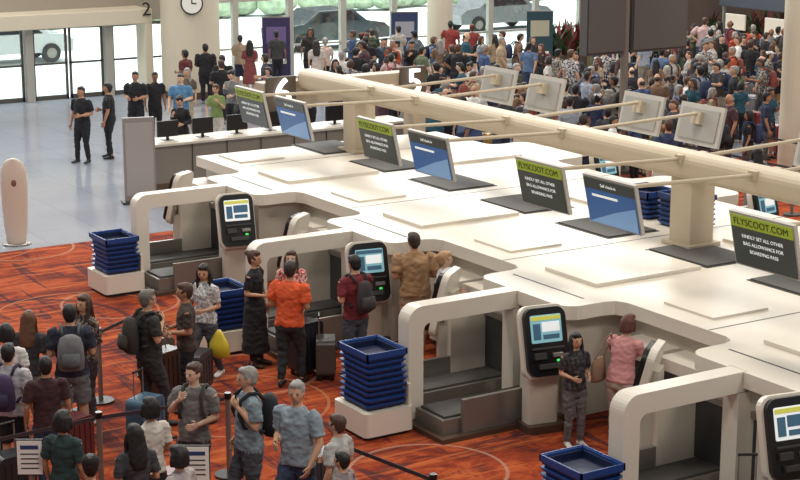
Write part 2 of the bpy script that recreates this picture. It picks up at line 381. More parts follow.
k=MB(); k.tube([(21.3,45.0,0),(21.3,45.0,6)],.85,PC,40); k.tube([(21.3,45.0,0),(21.3,45.0,.2)],.9,BRONZE,40); k.obj('structural_column',smooth=False)
k=MB(); k.tube([(30.4,45.6,0),(30.4,45.6,6)],.42,PC,28); k.obj('structural_column')
k=MB(); k.tube([(27.2,26.6,0),(27.2,26.6,6)],.40,PC,28); k.obj('structural_column')
k=MB(); R=Matrix.Rotation(math.radians(90),4,'X'); k.T=R
k.tube([(0,0,0),(0,0,.08)],.32,BLACK,28); k.tube([(0,0,.08),(0,0,.1)],.28,PAPER,28); k.box((0,.09,.105),(.03,.2,.01),BLACK); k.box((.06,0,.105),(.14,.03,.01),BLACK)
k.obj('wall_clock',(20.98,44.18,2.76),math.radians(-22))
def banner(x,y,c,c2):
    k=MB(); k.box((0,0,.04),(.9,.3,.06),DARK); k.box((0,0,1.05),(.85,.03,1.95),mat(c,.5)); k.box((0,-.02,1.5),(.6,.01,.5),mat(c2,.5)); k.box((0,-.02,.7),(.6,.01,.15),PAPER); k.box((0,0,2.04),(.88,.05,.04),STEEL)
    k.obj('pull_up_banner',(x,y,0),math.radians(-25))
banner(24.6,45.9,(52,40,84),(110,90,140)); banner(28.8,45.2,(40,52,90),(150,150,160)); banner(32.6,43.2,(30,60,70),(170,164,140)); banner(33.8,41.6,(120,110,60),(60,90,60))
def car(x,y,rz,c):
    k=MB(); P=[(-2.2,.35),(-2.25,.75),(-1.9,.95),(-1.35,1.0),(-.75,1.42),(.65,1.45),(1.25,1.02),(2.0,.9),(2.25,.7),(2.25,.35)]
    k.prism([(a,-.85,z) for a,z in P],(0,1.7,0),mat(c,.25,coat=.6)); 
    k.prism([(a,-.87,z) for a,z in((-1.15,1.0),(-.68,1.34),(.58,1.37),(1.0,1.02))],(0,1.74,0),mat((30,34,40),.1))
    k.prism([(1.27,-.7,1.0),(1.27,.7,1.0),(.72,.62,1.42),(.72,-.62,1.42)],(.02,0,.02),mat((30,34,40),.1))
    for a in(-1.4,1.4):
        for s in(-.8,.8): k.tube([(a,s-.1,.33),(a,s+.1,.33)],.33,BLACK,18); k.tube([(a,s-.12,.33),(a,s+.12,.33)],.18,STEEL,12)
    k.obj('parked_car',(x,y,-.05),rz,bevel=.04)
car(31.0,54,0.0,(50,58,62)); car(40,56,0,(110,112,116)); car(19.5,56,math.pi,(190,194,196)); 
k=MB()
for i in range(60): 
    k.ell((8+i*1.0+random.uniform(-.3,.3),66+random.uniform(-.5,.5),.5),(.8,.7,random.uniform(.5,.55)),mat((150,166,140),.9,noise=.3,nscale=4),8,5)
k.obj('hedge')
k=MB(); k.b2(33,38.3,43.2,44.4,0,.55,mat((90,78,68),.6)); k.b2(40.3,48,43.2,44.4,0,.55,mat((90,78,68),.6))
lm=[mat((40,60,34),.8),mat((110,38,40),.8),mat((58,76,42),.8)]
for i in range(900):
    xx=random.uniform(33.1,47.9)
    if 38.1<xx<40.4: continue
    c=V((xx,random.uniform(43.2,44.3),.5)); a=random.uniform(0,6.28); l=random.uniform(.35,1.3); d=V((math.cos(a)*.35,math.sin(a)*.35,1)).normalized(); s=V((-math.sin(a),math.cos(a),0))*.08
    k.add([c-s*.3,c+s*.3,c+d*l*.6+s,c+d*l+V((math.cos(a),math.sin(a),-.2))*.12,c+d*l*.6-s],[(0,1,2,3,4)],random.choice(lm))
k.obj('planter_box')
k=MB()
for j in range(5):
    y=33.2+j*1.8; k.b2(38.6,39.4,y,y+1.3,0,1.05,WHITE2); k.b2(38.5,39.5,y-.05,y+1.35,1.05,1.1,WHITE); k.b2(38.9,38.96,y+.2,y+1.1,1.3,1.8,WHITE); k.b2(38.9,38.96,y+.6,y+.66,1.1,1.3,STEEL)
k.b2(39.9,40.1,33,42.9,1.9,2.6,mat((70,74,84),.4)); 
for y in(33.2,38.2,42.7): k.b2(39.95,40.05,y,y+.1,0,1.9,STEEL)
k.obj('airline_service_counter',bevel=.01)
k=MB(); PX,PY=24.15,28.9; k.tube([(PX,PY,0),(PX,PY,6.0)],.09,mat((120,110,100),.4),14)
DK=mat((74,70,68),.5)
for a,bb in((-1.35,-.12),(.12,2.0)):
    k.b2(PX+a*.85,PX+bb*.85,PY-.1,PY+.15,2.66,4.2,DK); k.b2(PX+.03+a*.85,PX-.03+bb*.85,PY-.14,PY-.1,2.72,4.1,mat((88,84,82),.4))
k.b2(PX-1.3,PX+1.7,PY-.05,PY+.1,4.2,4.32,DK); k.tube([(PX,PY,0),(PX,PY,.08)],.35,DK,20)
k.obj('flight_information_board')
def stanchion(x,y):
    k=MB(); k.tube([(0,0,0),(0,0,.03)],.17,DARK,20); k.tube([(0,0,.03),(0,0,.93)],.032,STEEL,12); k.tube([(0,0,.93),(0,0,1.0)],.04,BLACK,12); k.obj('queue_stanchion',(x,y,0),smooth=False)
BELT=mat((56,40,44),.7)
def run(pts):
    for p in pts: stanchion(*p)
    for p,q in zip(pts,pts[1:]):
        k=MB(); p=V((*p,.93));q=V((*q,.93)); d=(q-p).normalized(); n=V((-d.y,d.x,0))*.004
        k.prism([p+d*.04-V((0,0,.022)),q-d*.04-V((0,0,.022)),q-d*.04+V((0,0,.022)),p+d*.04+V((0,0,.022))],n*2,BELT); k.obj('barrier_belt')
run([(7.6,19.6),(8.0,19.9),(9.0,20.6)])
run([(5.0,16.6),(6.7,16.75),(8.2,16.6)])
run([(8.5,14.6),(8.75,13.2),(9.0,11.8)])
for i in range(4): run([(21.8+i*2.2,20.0),(21.8+i*2.2,23.5),(21.8+i*2.2,27.0)])
def easel(x,y):
    k=MB(); k.tube([(0,0,0),(0,0,.03)],.17,DARK,20); k.tube([(0,0,.03),(0,0,.95)],.03,STEEL,12); k.box((0,-.03,1.08),(.27,.02,.38),DARK); k.box((0,-.045,1.08),(.25,.01,.35),PAPER)
    k.box((0,-.052,1.19),(.18,.004,.04),mat((40,60,110),.5)); 
    for j in range(4): k.box((0,-.052,1.12-j*.05),(.18,.004,.012),DARK)
    k.obj('queue_sign',(x,y,0),math.radians(-32))
easel(6.83,14.55); easel(5.5,15.6)
# ------------------------------------------------------------------ people
ARM={
'down':((.25,-.02,1.11),(.255,.07,.87)),'bent':((.24,-.03,1.12),(.13,.21,1.10)),'phone':((.225,.05,1.12),(.07,.25,1.30)),
'reach':((.25,.14,1.18),(.17,.40,1.22)),'strap':((.27,.0,1.15),(.12,.14,1.33)),'hip':((.34,-.06,1.15),(.19,.03,1.0)),
'pull':((.26,-.14,1.14),(.25,-.28,.92)),'cross':((.25,.06,1.12),(-.04,.19,1.14)),'fwd':((.23,.10,1.14),(.2,.30,.98)),'loose':((.27,.03,1.12),(.24,.17,.91))}
KEYS=['skin','hair','top','bottom','shoe','eye','lip','under']
def person_mesh(name,sex='m',top='s',bot='pants',hair='short',arms=('down','down'),legs='stand',lean=0.0,g=1.0,head=(0,0),voxel=.014,pants_r=1.0,sleeve=None,sway=0.0):
    B=MB(); B.mats=list(KEYS)
    F=(sex=='f')
    def ring(z,rx,ry,y=0): return (V((0,y,z)),V((rx*g,0,0)),V((0,ry*g,0)))
    def L(rs,m,n=24):
        out=[]
        for i in range(len(rs)-1):
            k=max(1,int((rs[i+1][0]-rs[i][0]).length/.02))
            for j in range(k):
                t=j/k; out.append(tuple(a.lerp(c,t) for a,c in zip(rs[i],rs[i+1])))
        out.append(rs[-1]); B.loft(out,m,n)
    if F: tors=[(.89,.180,.134,0),(1.0,.162,.120,0),(1.09,.138,.108,.005),(1.2,.146,.118,.01),(1.29,.150,.125,.012),(1.37,.145,.098,0),(1.425,.095,.07,0),(1.45,.06,.055,0)]
    else: tors=[(.86,.186,.136,0),(.95,.176,.130,.005),(1.06,.164,.124,.008),(1.18,.168,.122,.005),(1.30,.180,.122,0),(1.375,.168,.10,-.005),(1.43,.11,.075,0),(1.455,.066,.06,0)]
    L([ring(*t) for t in tors],'top',30)
    L([ring(.76,.13,.10),ring(.82,.158,.115),ring(.90,.162,.112),ring(.97,.150,.105)],'bottom')
    sh=.160 if F else .185; sh*=g
    feet={'stand':((.10,.0),(-.10,.02)),'walk':((.09,.24),(-.09,-.22)),'shift':((.14,.05),(-.11,-.03)),'wide':((.17,0),(-.17,0)),'step':((.10,.13),(-.10,-.08))}[legs]
    for sx,(fx,fy) in((1,feet[0]),(-1,feet[1])):
        hip=V((.085*sx*g,0,.86)); ank=V((fx,fy,.085+(0.05 if fy<-.1 else 0))); kn=hip.lerp(ank,.49)+V((0,.035+(.05 if abs(fy)>.1 else 0),0))
        if bot in('pants','dresslong'):
            e=.012; B.tube([hip,hip.lerp(kn,.5),kn,kn.lerp(ank,.4),ank+V((0,0,.02))],[(.09+e)*g,(.078+e)*g,(.062)*g*pants_r,(.060)*g*pants_r,.052*pants_r],'bottom',16,.02)
            B.tube([ank+V((0,0,.04)),ank-V((0,0,.03))],[.036,.034],'skin',12,.02)
        else:
            B.tube([hip,kn,kn.lerp(ank,.35),ank,ank-V((0,0,.03))],[.085*g,.052*g,.054*g,.036,.035],'skin',14,.02)
            if bot=='shorts': B.tube([hip,hip.lerp(kn,.5),hip.lerp(kn,.98)],[.105*g,.100*g,.092*g],'bottom',16,.02)
        R=Matrix.Rotation(0.15*-sx,3,'Z'); 
        fr=[]
        for (yy,w,hh,zz) in((-.075,.02,.025,.035),(-.06,.036,.04,.042),(0,.04,.048,.05),(.07,.044,.036,.04),(.13,.047,.028,.033),(.17,.038,.022,.028),(.19,.018,.014,.024)):
            fr.append((V((ank.x,ank.y,ank.z-.085))+R@V((0,yy,zz)),R@V((w,0,0)),V((0,0,hh))))
        L(fr,'shoe',16)
    if bot=='skirt': L([ring(.98,.150,.11),ring(.88,.185,.14),ring(.7,.20,.16),ring(.52,.22,.18)],'bottom',30)
    if bot=='dress': L([ring(1.05,.135,.105),ring(.88,.188,.148),ring(.7,.205,.17),ring(.46,.235,.2)],'top',30)
    if bot=='dresslong': L([ring(1.05,.14,.11),ring(.88,.188,.148),ring(.6,.2,.17),ring(.22,.23,.2)],'top',30)
    hands=[]
    for sx,nm in((1,arms[1]),(-1,arms[0])):
        e,w=ARM[nm]; S=V((sh*sx,0,1.375)); 
        dx=(sh-.185)
        E_=V(((e[0]+dx)*sx,e[1],e[2])); W_=V(((w[0]+(dx if nm in('down','pull','loose') else 0))*sx,w[1],w[2]))
        a=1.0 if not F else .86; a*=(g+1)/2
        B.tube([S+V((-.03*sx,0,.0)),S+V((.012*sx,0,-.02)),S.lerp(E_,.5),E_,E_.lerp(W_,.3),W_,W_+(W_-E_).normalized()*.02],[.052*a,.052*a,.046*a,.038*a,.038*a,.026*a,.024*a],'skin',14,.02)
        sl=sleeve or top
        if sl=='s': B.tube([S+V((-.05*sx,0,.012)),S+V((.012*sx,0,-.01)),S.lerp(E_,.75)],[.064*a,.068*a,.068*a],'top',16,.02)
        elif sl=='l': B.tube([S+V((-.05*sx,0,.012)),S+V((.012*sx,0,-.01)),S.lerp(E_,.6),E_,E_.lerp(W_,.95)],[.062*a,.066*a,.058*a,.052*a,.042*a],'top',16,.02)
        elif sl=='n': B.tube([S+V((-.06*sx,0,.02)),S+V((-.01*sx,0,.01))],[.056*a,.056*a],'top',12,.02)
        hands.append((W_,(W_-E_).normalized(),sx))
    B.tube([(0,-.005,1.40),(0,.0,1.47),(0,.012,1.54)],[.056 if not F else .047]*2+[.052 if not F else .045],'skin',14,.02)
    yaw,pit=head; HM=Matrix.Translation((0,0,1.49))@Matrix.Rotation(math.radians(yaw),4,'Z')@Matrix.Rotation(math.radians(-pit),4,'X')@Matrix.Translation((0,0,-1.49))
    B.T=HM
    B.ell((0,.018,1.605),(.073,.092,.108),'skin',26,18); B.ell((0,.045,1.552),(.052,.055,.052),'skin',20,12)
    B.ell((0,.112,1.587),(.013,.020,.022),'skin',12,10); B.ell((0,.103,1.555),(.022,.012,.012),'skin',12,8)
    for s in(-1,1): B.ell((.076*s,.012,1.592),(.011,.020,.031),'skin',10,8)
    if hair!='bald':
        B.ell((0,-.006,1.632),(.083,.098,.098),'hair',28,18); B.ell((0,.036,1.687),(.066,.068,.036),'hair',20,10)
        B.ell((0,-.032,1.585),(.074,.062,.075),'hair',20,12)
        for s in(-1,1): B.ell((.070*s,.005,1.625),(.016,.035,.04),'hair',12,8)
    else:
        B.ell((0,-.018,1.60),(.080,.084,.055),'hair',28,12)
    def HL(rs,n=24):
        L([(V((0,y,z)),V((a,0,0)),V((0,c,0))) for z,y,a,c in rs],'hair',n)
    if hair=='long':
        HL([(1.66,-.03,.08,.07),(1.58,-.045,.094,.06),(1.48,-.07,.10,.05),(1.36,-.095,.10,.04),(1.27,-.11,.07,.03)])
        for s in(-1,1): B.tube([(.078*s,.01,1.64),(.088*s,.02,1.56),(.09*s,.03,1.46),(.085*s,.06,1.38)],[.022,.026,.026,.016],'hair',10,.02)
    if hair=='bob':
        HL([(1.66,-.02,.086,.08),(1.58,-.03,.098,.072),(1.50,-.035,.095,.06)])
        for s in(-1,1): B.tube([(.078*s,.02,1.65),(.09*s,.025,1.57),(.085*s,.03,1.51)],[.022,.028,.02],'hair',10,.02)
    if hair=='pony': B.tube([(0,-.08,1.66),(0,-.13,1.64),(0,-.15,1.55),(0,-.135,1.42)],[.03,.034,.032,.012],'hair',10,.02)
    if hair=='bun': B.ell((0,-.10,1.68),(.045,.045,.042),'hair',14,10)
    if hair=='cap': 
        B.ell((0,0,1.668),(.092,.108,.062),'under',26,12); L([(V((0,.07+q*.12,1.668-q*.02)),V((.075*(1-q*.45),0,0)),V((0,0,.008))) for q in(0,.4,.8,1.0)],'under',16)
    B.T=Matrix.Identity(4)
    me=bpy.data.meshes.new('tmp'); me.from_pydata([tuple(p) for p in B.v],[],B.f); me.update()
    bm=bmesh.new(); bm.from_mesh(me); bmesh.ops.recalc_face_normals(bm,faces=bm.faces); bm.to_mesh(me); bm.free()
    ob=bpy.data.objects.new('tmp',me); COL.objects.link(ob)
    md=ob.modifiers.new('r','REMESH'); md.mode='VOXEL'; md.voxel_size=voxel
    dg=bpy.context.evaluated_depsgraph_get(); ev=ob.evaluated_get(dg); rm=bpy.data.meshes.new_from_object(ev)
    vmat=[0]*len(B.v)
    for f_,mm in zip(B.f,B.m):
        for i in f_: vmat[i]=mm
    kd=kdtree.KDTree(len(B.v))
    for i,p in enumerate(B.v): kd.insert(p,i)
    kd.balance()
    bm=bmesh.new(); bm.from_mesh(rm); bm.faces.ensure_lookup_table(); bm.faces.index_update()
    lab=[vmat[kd.find(f_.calc_center_median())[1]] for f_ in bm.faces]
    nb=[[g_.index for v in f_.verts for g_ in v.link_faces] for f_ in bm.faces]
    for _ in range(2):
        new=[]
        for ns in nb:
            c={}
            for q in ns: c[lab[q]]=c.get(lab[q],0)+1
            new.append(max(c,key=c.get))
        lab=new
    for f_,l_ in zip(bm.faces,lab): f_.material_index=l_
    bmesh.ops.smooth_vert(bm,verts=bm.verts,factor=.5,use_axis_x=True,use_axis_y=True,use_axis_z=True)
    bm.normal_update(); sd=random.uniform(0,50)
    for v in bm.verts:
        l_={f_.material_index for f_ in v.link_faces}
        if l_<= {2,3}:
            p=v.co; a=noise.noise(V((p.x*9+sd,p.y*9,p.z*14)))+.7*noise.noise(V((p.x*20,p.y*20+sd,p.z*30))); v.co=p+v.normal*a*.014
        elif l_=={1}:
            p=v.co; v.co=p+v.normal*noise.noise(V((p.x*45+sd,p.y*45,p.z*18)))*.007
    C=MB(); C.mats=list(KEYS)
    bm.verts.index_update()
    C.v=[v.co.copy() for v in bm.verts]; C.f=[[v.index for v in f_.verts] for f_ in bm.faces]; C.m=[f_.material_index for f_ in bm.faces]
    bm.free(); bpy.data.objects.remove(ob); bpy.data.meshes.remove(me); bpy.data.meshes.remove(rm)
    for (w,d,sx) in hands:
        pref=V((0,1,0)) if abs(d.z)>.7 else V((0,0,1))
        u=(pref-d*pref.dot(d)).normalized(); n=d.cross(u)
        if n.x*sx>0: n=-n
        a=.9 if F else 1.0
        C.loft([(w-d*.02,u*.024*a,n*.02*a),(w+d*.02,u*.034*a,n*.017*a),(w+d*.06,u*.042*a,n*.015*a),(w+d*.088,u*.040*a,n*.012*a)],'skin',12)
        for q,(off,ln) in enumerate(((.031,.068),(.011,.078),(-.010,.072),(-.029,.056))):
            p=w+d*.082+u*off*a; dd=d.copy(); pts=[p]
            for sgm in range(3):
                dd=(dd+n*.42).normalized(); p=p+dd*ln/3*a; pts.append(p)
            C.tube(pts,[.0095*a,.009*a,.0082*a,.0065*a],'skin',6)
        p=w+d*.025+u*.028*a; t1=(d*.7+u*.75+n*.2).normalized(); t2=(d*.95+u*.3+n*.35).normalized()
        C.tube([p,p+t1*.035*a,p+t1*.035*a+t2*.032*a],[.012*a,.0105*a,.0075*a],'skin',6)
    C.T=HM
    for s in(-1,1):
        C.ell((.029*s,.1005,1.602),(.012,.008,.0055),'eye',8,6); C.box((.030*s,.104,1.620),(.030,.010,.005),'hair')
    C.ell((0,.111,1.549),(.021,.009,.005),'lip',10,6)
    C.T=Matrix.Identity(4)
    for v in C.v:
        if lean and v.z>.9: q=(v.z-.9); v.y+=lean*q*(1+.3*q); v.z-=lean*lean*.5*q
        if sway: v.x+=sway*math.sin(min(1,v.z/1.0)*math.pi/2)*.6-sway*max(0,v.z-1.0)*.9
    me=bpy.data.meshes.new(name); me.from_pydata([tuple(p) for p in C.v],[],C.f)
    ph=skinm((200,160,130))
    for _ in KEYS: me.materials.append(ph)
    me.polygons.foreach_set('material_index',C.m); me.polygons.foreach_set('use_smooth',[True]*len(C.f)); me.update()
    return me
SK1=(190,146,118);SK2=(170,124,96);SK3=(136,94,70);SK0=(206,168,142)
HB=(20,16,16);HBR=(66,42,30);HG=(136,132,128);HBL=(150,112,70)
def place(name,me,x,y,fd,h,cols):
    o=bpy.data.objects.new(name,me); COL.objects.link(o); o.location=(x,y,0); o.rotation_euler=(0,0,math.radians(fd-32.35)); s=h/1.715; o.scale=(s,s,s)
    sk,ha,tp,bt,shc=cols[:5]; un=cols[5] if len(cols)>5 else (240,240,240)
    ms=[skinm(sk),mat(ha,.6,tag='hair'),cloth(tp),cloth(bt),mat(shc,.6,tag='shoe'),mat((30,22,20),.3),mat((140,76,70),.5),cloth(un)]
    for i,m in enumerate(ms): o.material_slots[i].link='OBJECT'; o.material_slots[i].material=m
    return o
def acc(name,me_fn,o,bev=0.0,smooth=False):
    k=MB(); me_fn(k); a=k.obj(name,tuple(o.location),o.rotation_euler.z,bevel=bev,smooth=smooth); a.scale=o.scale; return a
def backpack(o,c,c2=None,big=1.0,lean=0):
    c2=c2 or c
    def fn(k):
        rs=[]
        for z,w,d in((1.0,.12,.07),(1.02,.15,.09),(1.15,.16,.105),(1.3,.15,.095),(1.40,.12,.07),(1.435,.06,.035)):
            rs.append(((0,-.225+lean*(z-.9),z-.03),(w*big,0,0),(0,d*big,0)))
        k.loft(rs,fab(c),20)
        k.loft([((0,-.30-.02*big,1.03),(.10,0,0),(0,.05,0)),((0,-.31-.02*big,1.08),(.115,0,0),(0,.06,0)),((0,-.30-.02*big,1.2),(.10,0,0),(0,.05,0))],fab(c2),16)
        for s in(-1,1): k.tube([(.09*s,-.14,1.38),(.105*s,-.08,1.455),(.11*s,.02,1.465),(.115*s,.115,1.40),(.13*s,.14,1.25),(.15*s,.09,1.12),(.14*s,-.12,1.05)],[.02]*7,fab(c2),8,.05)
    return acc('backpack',fn,o,smooth=True)
def sling(o,c,side=1,z=.95,size=(.30,.12,.24),fy=.05,name='shoulder_bag'):
    def fn(k):
        x=.27*side; w,d,h=size
        k.T=Matrix.Translation((x,fy,z))@Matrix.Rotation(math.radians(90),4,'Z')
        k.loft([((0,0,-h/2),(w*.42,0,0),(0,d*.4,0)),((0,0,-h/2+.03),(w*.5,0,0),(0,d*.5,0)),((0,0,h*.2),(w*.47,0,0),(0,d*.42,0)),((0,0,h/2),(w*.4,0,0),(0,d*.2,0))],fab(c),18)
        k.T=Matrix.Identity(4)
        k.tube([(x,fy-.1,z+h/2-.02),(.19*side,-.06,1.40),(.15*side,0,1.47),(.19*side,.06,1.38),(x,fy+.1,z+h/2-.02)],.012,fab(c),6,.05)
    return acc(name,fn,o,smooth=True)
def plastic_bag(o,c,side=1):
    def fn(k):
        x=.29*side
        k.loft([((x,.08,.42),(.10,0,0),(0,.05,0)),((x,.08,.46),(.17,0,0),(0,.08,0)),((x,.08,.62),(.16,0,0),(0,.08,0)),((x,.08,.74),(.09,0,0),(0,.03,0)),((x,.08,.82),(.03,0,0),(0,.015,0))],mat(c,.35),18)
    return acc('shopping_bag',fn,o,smooth=True)
def suitcase(x,y,rz,c,h=.68,w=.44,d=.26,handle=True):
    k=MB(); k.prism([(a,-d/2,b+h/2+.07) for a,b in rr(w,h,.07)],(0,d,0),mat(c,.35,tag='case'))
    for i in range(5): k.b2(-w*.36+i*w*.18-.008,-w*.36+i*w*.18+.008,-d/2-.008,d/2+.008,.14,h,mat([q*.75 for q in c],.4))
    for a in(-1,1):
        for bb in(-1,1): k.tube([(a*w*.36-.015,bb*d*.32,.035),(a*w*.36+.015,bb*d*.32,.035)],.035,BLACK,10); k.b2(a*w*.36-.02,a*w*.36+.02,bb*d*.32-.02,bb*d*.32+.02,.04,.09,BLACK)
    if handle:
        for a in(-.09,.09): k.tube([(a,d/2-.04,h+.05),(a,d/2-.04,h+.38)],.009,STEEL,6)
        k.tube([(-.1,d/2-.04,h+.38),(.1,d/2-.04,h+.38)],.016,BLACK,8)
    return k.obj('suitcase',(x,y,0),math.radians(rz),bevel=.01)
def hero(name,x,y,fd,h,cols,**kw):
    me=person_mesh(name,**kw); return place(name,me,x,y,fd,h,cols)
BK=(28,26,30);NV=(34,40,62);JN=(46,56,80);GY=(130,136,142);WH=(206,204,200);DG=(58,56,60)
hero('grey_haired_man',7.95,14.51,150,1.74,(SK1,HG,(132,146,156),JN,DG),arms=('loose','bent'),legs='walk',g=1.08,head=(20,0),voxel=.011)
o=hero('man_with_backpack',7.75,15.2,110,1.74,(SK1,HG,(120,134,142),(70,74,82),BK),arms=('strap','down'),g=1.12,legs='step',voxel=.011); backpack(o,(30,32,38))
o=hero('man_in_glasses',7.4,15.76,165,1.7,(SK0,HBR,(112,110,108),DG,BK),arms=('bent','strap'),head=(-20,0),sway=.04,voxel=.011); backpack(o,(60,56,50))
hero('dark_haired_traveller',6.62,15.15,40,1.62,(SK2,HB,(196,188,178),BK,BK),sex='f',hair='bob',arms=('down','bent'),sway=-.04)
hero('woman_in_teal_top',5.73,15.29,-20,1.6,(SK2,HB,(40,60,58),BK,BK),sex='f',hair='bob')
hero('woman_traveller',6.17,14.52,30,1.6,(SK1,HB,(60,58,62),DG,BK),sex='f',hair='long',arms=('bent','bent'))
hero('boy',8.12,13.98,60,1.5,(SK1,HBR,(170,170,166),NV,BK),g=.9,arms=('down','bent'))
hero('child',7.86,13.45,60,1.32,(SK1,HB,(130,120,120),NV,WH),g=.95)
o=hero('man_in_black_shirt',8.16,18.68,-60,1.75,(SK1,(100,94,88),(40,38,36),(46,44,48),BK),arms=('bent','strap'),g=1.15,legs='step'); backpack(o,(56,50,44),big=.95)
hero('brown_haired_woman',7.55,19.2,150,1.66,(SK1,HBR,printed((50,44,42),(130,116,104)),(62,58,60),WH),sex='f',hair='long',arms=('bent','loose'),sleeve='l',sway=.04)
o=hero('man_with_grey_backpack',7.14,18.64,10,1.72,(SK1,HB,(40,42,56),(106,108,110),(60,60,70)),bot='shorts',arms=('bent','bent'),legs='shift',g=1.08); backpack(o,(108,108,110),(88,88,92))
hero('woman_with_brown_hair',6.75,18.98,0,1.62,(SK1,(96,60,38),(64,60,66),(110,106,102),WH),sex='f',hair='long',bot='shorts',sway=-.04)
hero('woman_in_white_top',6.3,18.5,10,1.64,(SK1,HB,WH,NV,WH),sex='f',hair='bob')
o=hero('teenager_with_backpack',6.06,17.76,-10,1.62,(SK1,HB,(184,180,184),BK,WH),bot='shorts'); backpack(o,(66,52,84),(50,40,64))
hero('man_in_brown_shirt',8.82,18.98,100,1.68,(SK2,HBR,(62,52,46),BK,BK),arms=('bent','bent'))
hero('queueing_man',6.3,17.25,20,1.56,(SK2,HB,(60,34,36),JN,WH))
hero('woman_in_beret',5.5,14.0,10,1.58,(SK1,HB,BK,BK,BK,(20,20,20)),sex='f',hair='cap')
hero('short_haired_woman',6.3,13.8,60,1.58,(SK1,HB,(160,150,150),BK,BK),sex='f',hair='bob')
o=hero('woman_in_white_tshirt',9.55,19.95,150,1.64,(SK1,HB,printed((206,204,198),(150,150,154),34),(70,70,78),WH),sex='f',hair='long',arms=('bent','loose'),legs='walk',head=(20,10)); sling(o,(44,38,40),1); plastic_bag(o,(200,178,50),-1)
o=hero('woman_in_black_dress',10.45,20.25,-110,1.64,(SK1,HBR,BK,BK,(60,40,34)),sex='f',hair='bun',bot='dresslong',arms=('down','bent')); sling(o,(112,74,50),-1,1.0,(.34,.16,.3),-.12,'handbag')
o=hero('man_in_orange_shirt',10.42,19.2,-20,1.7,(SK2,(40,32,28),(206,84,42),(40,40,44),BK),arms=('bent','bent'),g=1.14,legs='step',lean=.06)
hero('woman_in_red_floral_top',10.98,20.15,175,1.6,(SK0,HBR,printed((176,60,60),(214,180,170)),(190,180,170),WH),sex='f',hair='long',arms=('phone','bent'))
o=hero('man_in_maroon_shirt',11.36,19.05,35,1.7,(SK1,HB,(112,36,44),(70,74,84),(70,60,56)),arms=('bent','fwd'),g=1.05,head=(0,10)); backpack(o,(58,52,54),big=.75)
hero('man_in_tan_shirt',12.58,19.5,10,1.78,(SK2,(50,36,28),(160,126,92),(160,134,106),BK),arms=('bent','bent'),g=1.2,head=(20,0),sway=.03)
o=hero('woman_in_pink_shirt',12.6,14.98,-40,1.62,(SK0,(84,42,30),printed((206,150,146),(190,124,124),30,'stripe'),(178,160,148),(184,174,164)),sex='f',hair='bob',arms=('reach','reach'),lean=.16,g=1.15,sleeve='l'); sling(o,(136,108,88),-1,1.0,(.3,.14,.3),-.1,'handbag')
hero('girl_in_dark_top',12.15,15.28,200,1.42,(SK1,HB,printed((36,32,36),(70,62,66),28),(96,90,92),WH),sex='f',hair='long',arms=('bent','bent'))
hero('blonde_woman',12.68,18.88,-80,1.62,(SK0,(170,130,92),(206,206,202),(120,130,150),WH),sex='f',hair='pony',arms=('bent','bent'))
hero('long_haired_woman',12.0,11.15,20,1.6,(SK0,HB,(200,192,186),(90,90,96),BK),sex='f',hair='long',arms=('down','bent'))
suitcase(11.6,11.75,-30,(40,36,38)); suitcase(8.8,19.6,20,(64,46,40),.6); suitcase(10.85,19.55,10,(40,40,46)); suitcase(11.0,19.25,60,(70,66,60),.5); suitcase(8.45,14.95,10,(50,52,60)); suitcase(7.0,15.5,0,(120,40,44),.6)
suitcase(9.25,19.6,40,(60,58,60),.5); suitcase(7.75,17.9,30,(60,90,110),.6); suitcase(5.75,16.9,10,(40,40,44),.6); suitcase(9.0,20.35,0,(120,110,96),.55); suitcase(6.75,17.7,20,(90,40,44),.6)
for nm,x,y,fd,ar in(('police_officer',14.44,36.35,150,('bent','down')),('police_officer',15.18,36.55,90,('down','bent')),('police_officer',16.57,38.18,170,('bent','bent'))):
    hero(nm,x,y,fd,1.76,(SK2,HB,(24,24,30),(26,26,32),BK,(20,20,24)),arms=ar,g=1.1,legs='shift',voxel=.02)
VAR=[]
specs=[dict(sway=.05),dict(arms=('bent','loose'),legs='walk'),dict(bot='shorts',arms=('phone','bent')),dict(top='l',g=1.15,arms=('bent','bent'),head=(30,0)),dict(arms=('cross','cross'),g=1.1,legs='step'),dict(hair='cap',arms=('loose','pull'),bot='shorts',legs='shift'),
 dict(sex='f',hair='long',legs='shift',sway=.05),dict(sex='f',hair='pony',arms=('phone','loose'),bot='shorts',head=(-25,10)),dict(sex='f',hair='bob',arms=('bent','bent'),legs='walk'),dict(sex='f',hair='long',bot='dress',arms=('loose','bent')),dict(sex='f',hair='bun',top='l',arms=('bent','phone'),head=(0,15)),dict(sex='f',hair='bob',bot='skirt',arms=('hip','down'),sway=-.05),dict(hair='bald',g=1.18,arms=('down','bent')),
 dict(arms=('reach','down'),lean=.12,legs='step'),dict(sex='f',hair='long',top='l',arms=('cross','cross'),head=(35,0)),dict(g=1.25,arms=('hip','loose'),bot='shorts')]
for i,s in enumerate(specs):
    VAR.append((person_mesh('traveller_body_%d'%i,voxel=.02,**s),s.get('sex','m')))
TOPS=[BK,BK,BK,(40,40,48),(60,62,70),(50,46,44),(206,204,200),(190,186,180),(170,164,156),(110,114,120),(60,78,116),(40,50,80),(130,50,46),(170,70,40),(90,100,74),(56,64,48),(160,140,114),(120,94,74),(190,160,160),(34,74,90),(76,50,58),(84,106,140),
 printed((190,184,176),(60,60,80)),printed((40,40,46),(150,140,130)),printed((60,90,130),(190,190,190),30,'stripe'),printed((200,196,190),(90,90,96),40,'stripe')]
BOTS=[BK,BK,BK,NV,JN,(70,80,106),(80,74,68),(130,120,104),(60,60,64),(170,164,154),(96,96,98)]
HAIRS=[HB,HB,HB,HB,(36,28,26),HBR,(80,52,36),HG,(60,40,30)]
SKS=[SK0,SK1,SK1,SK2,SK3]
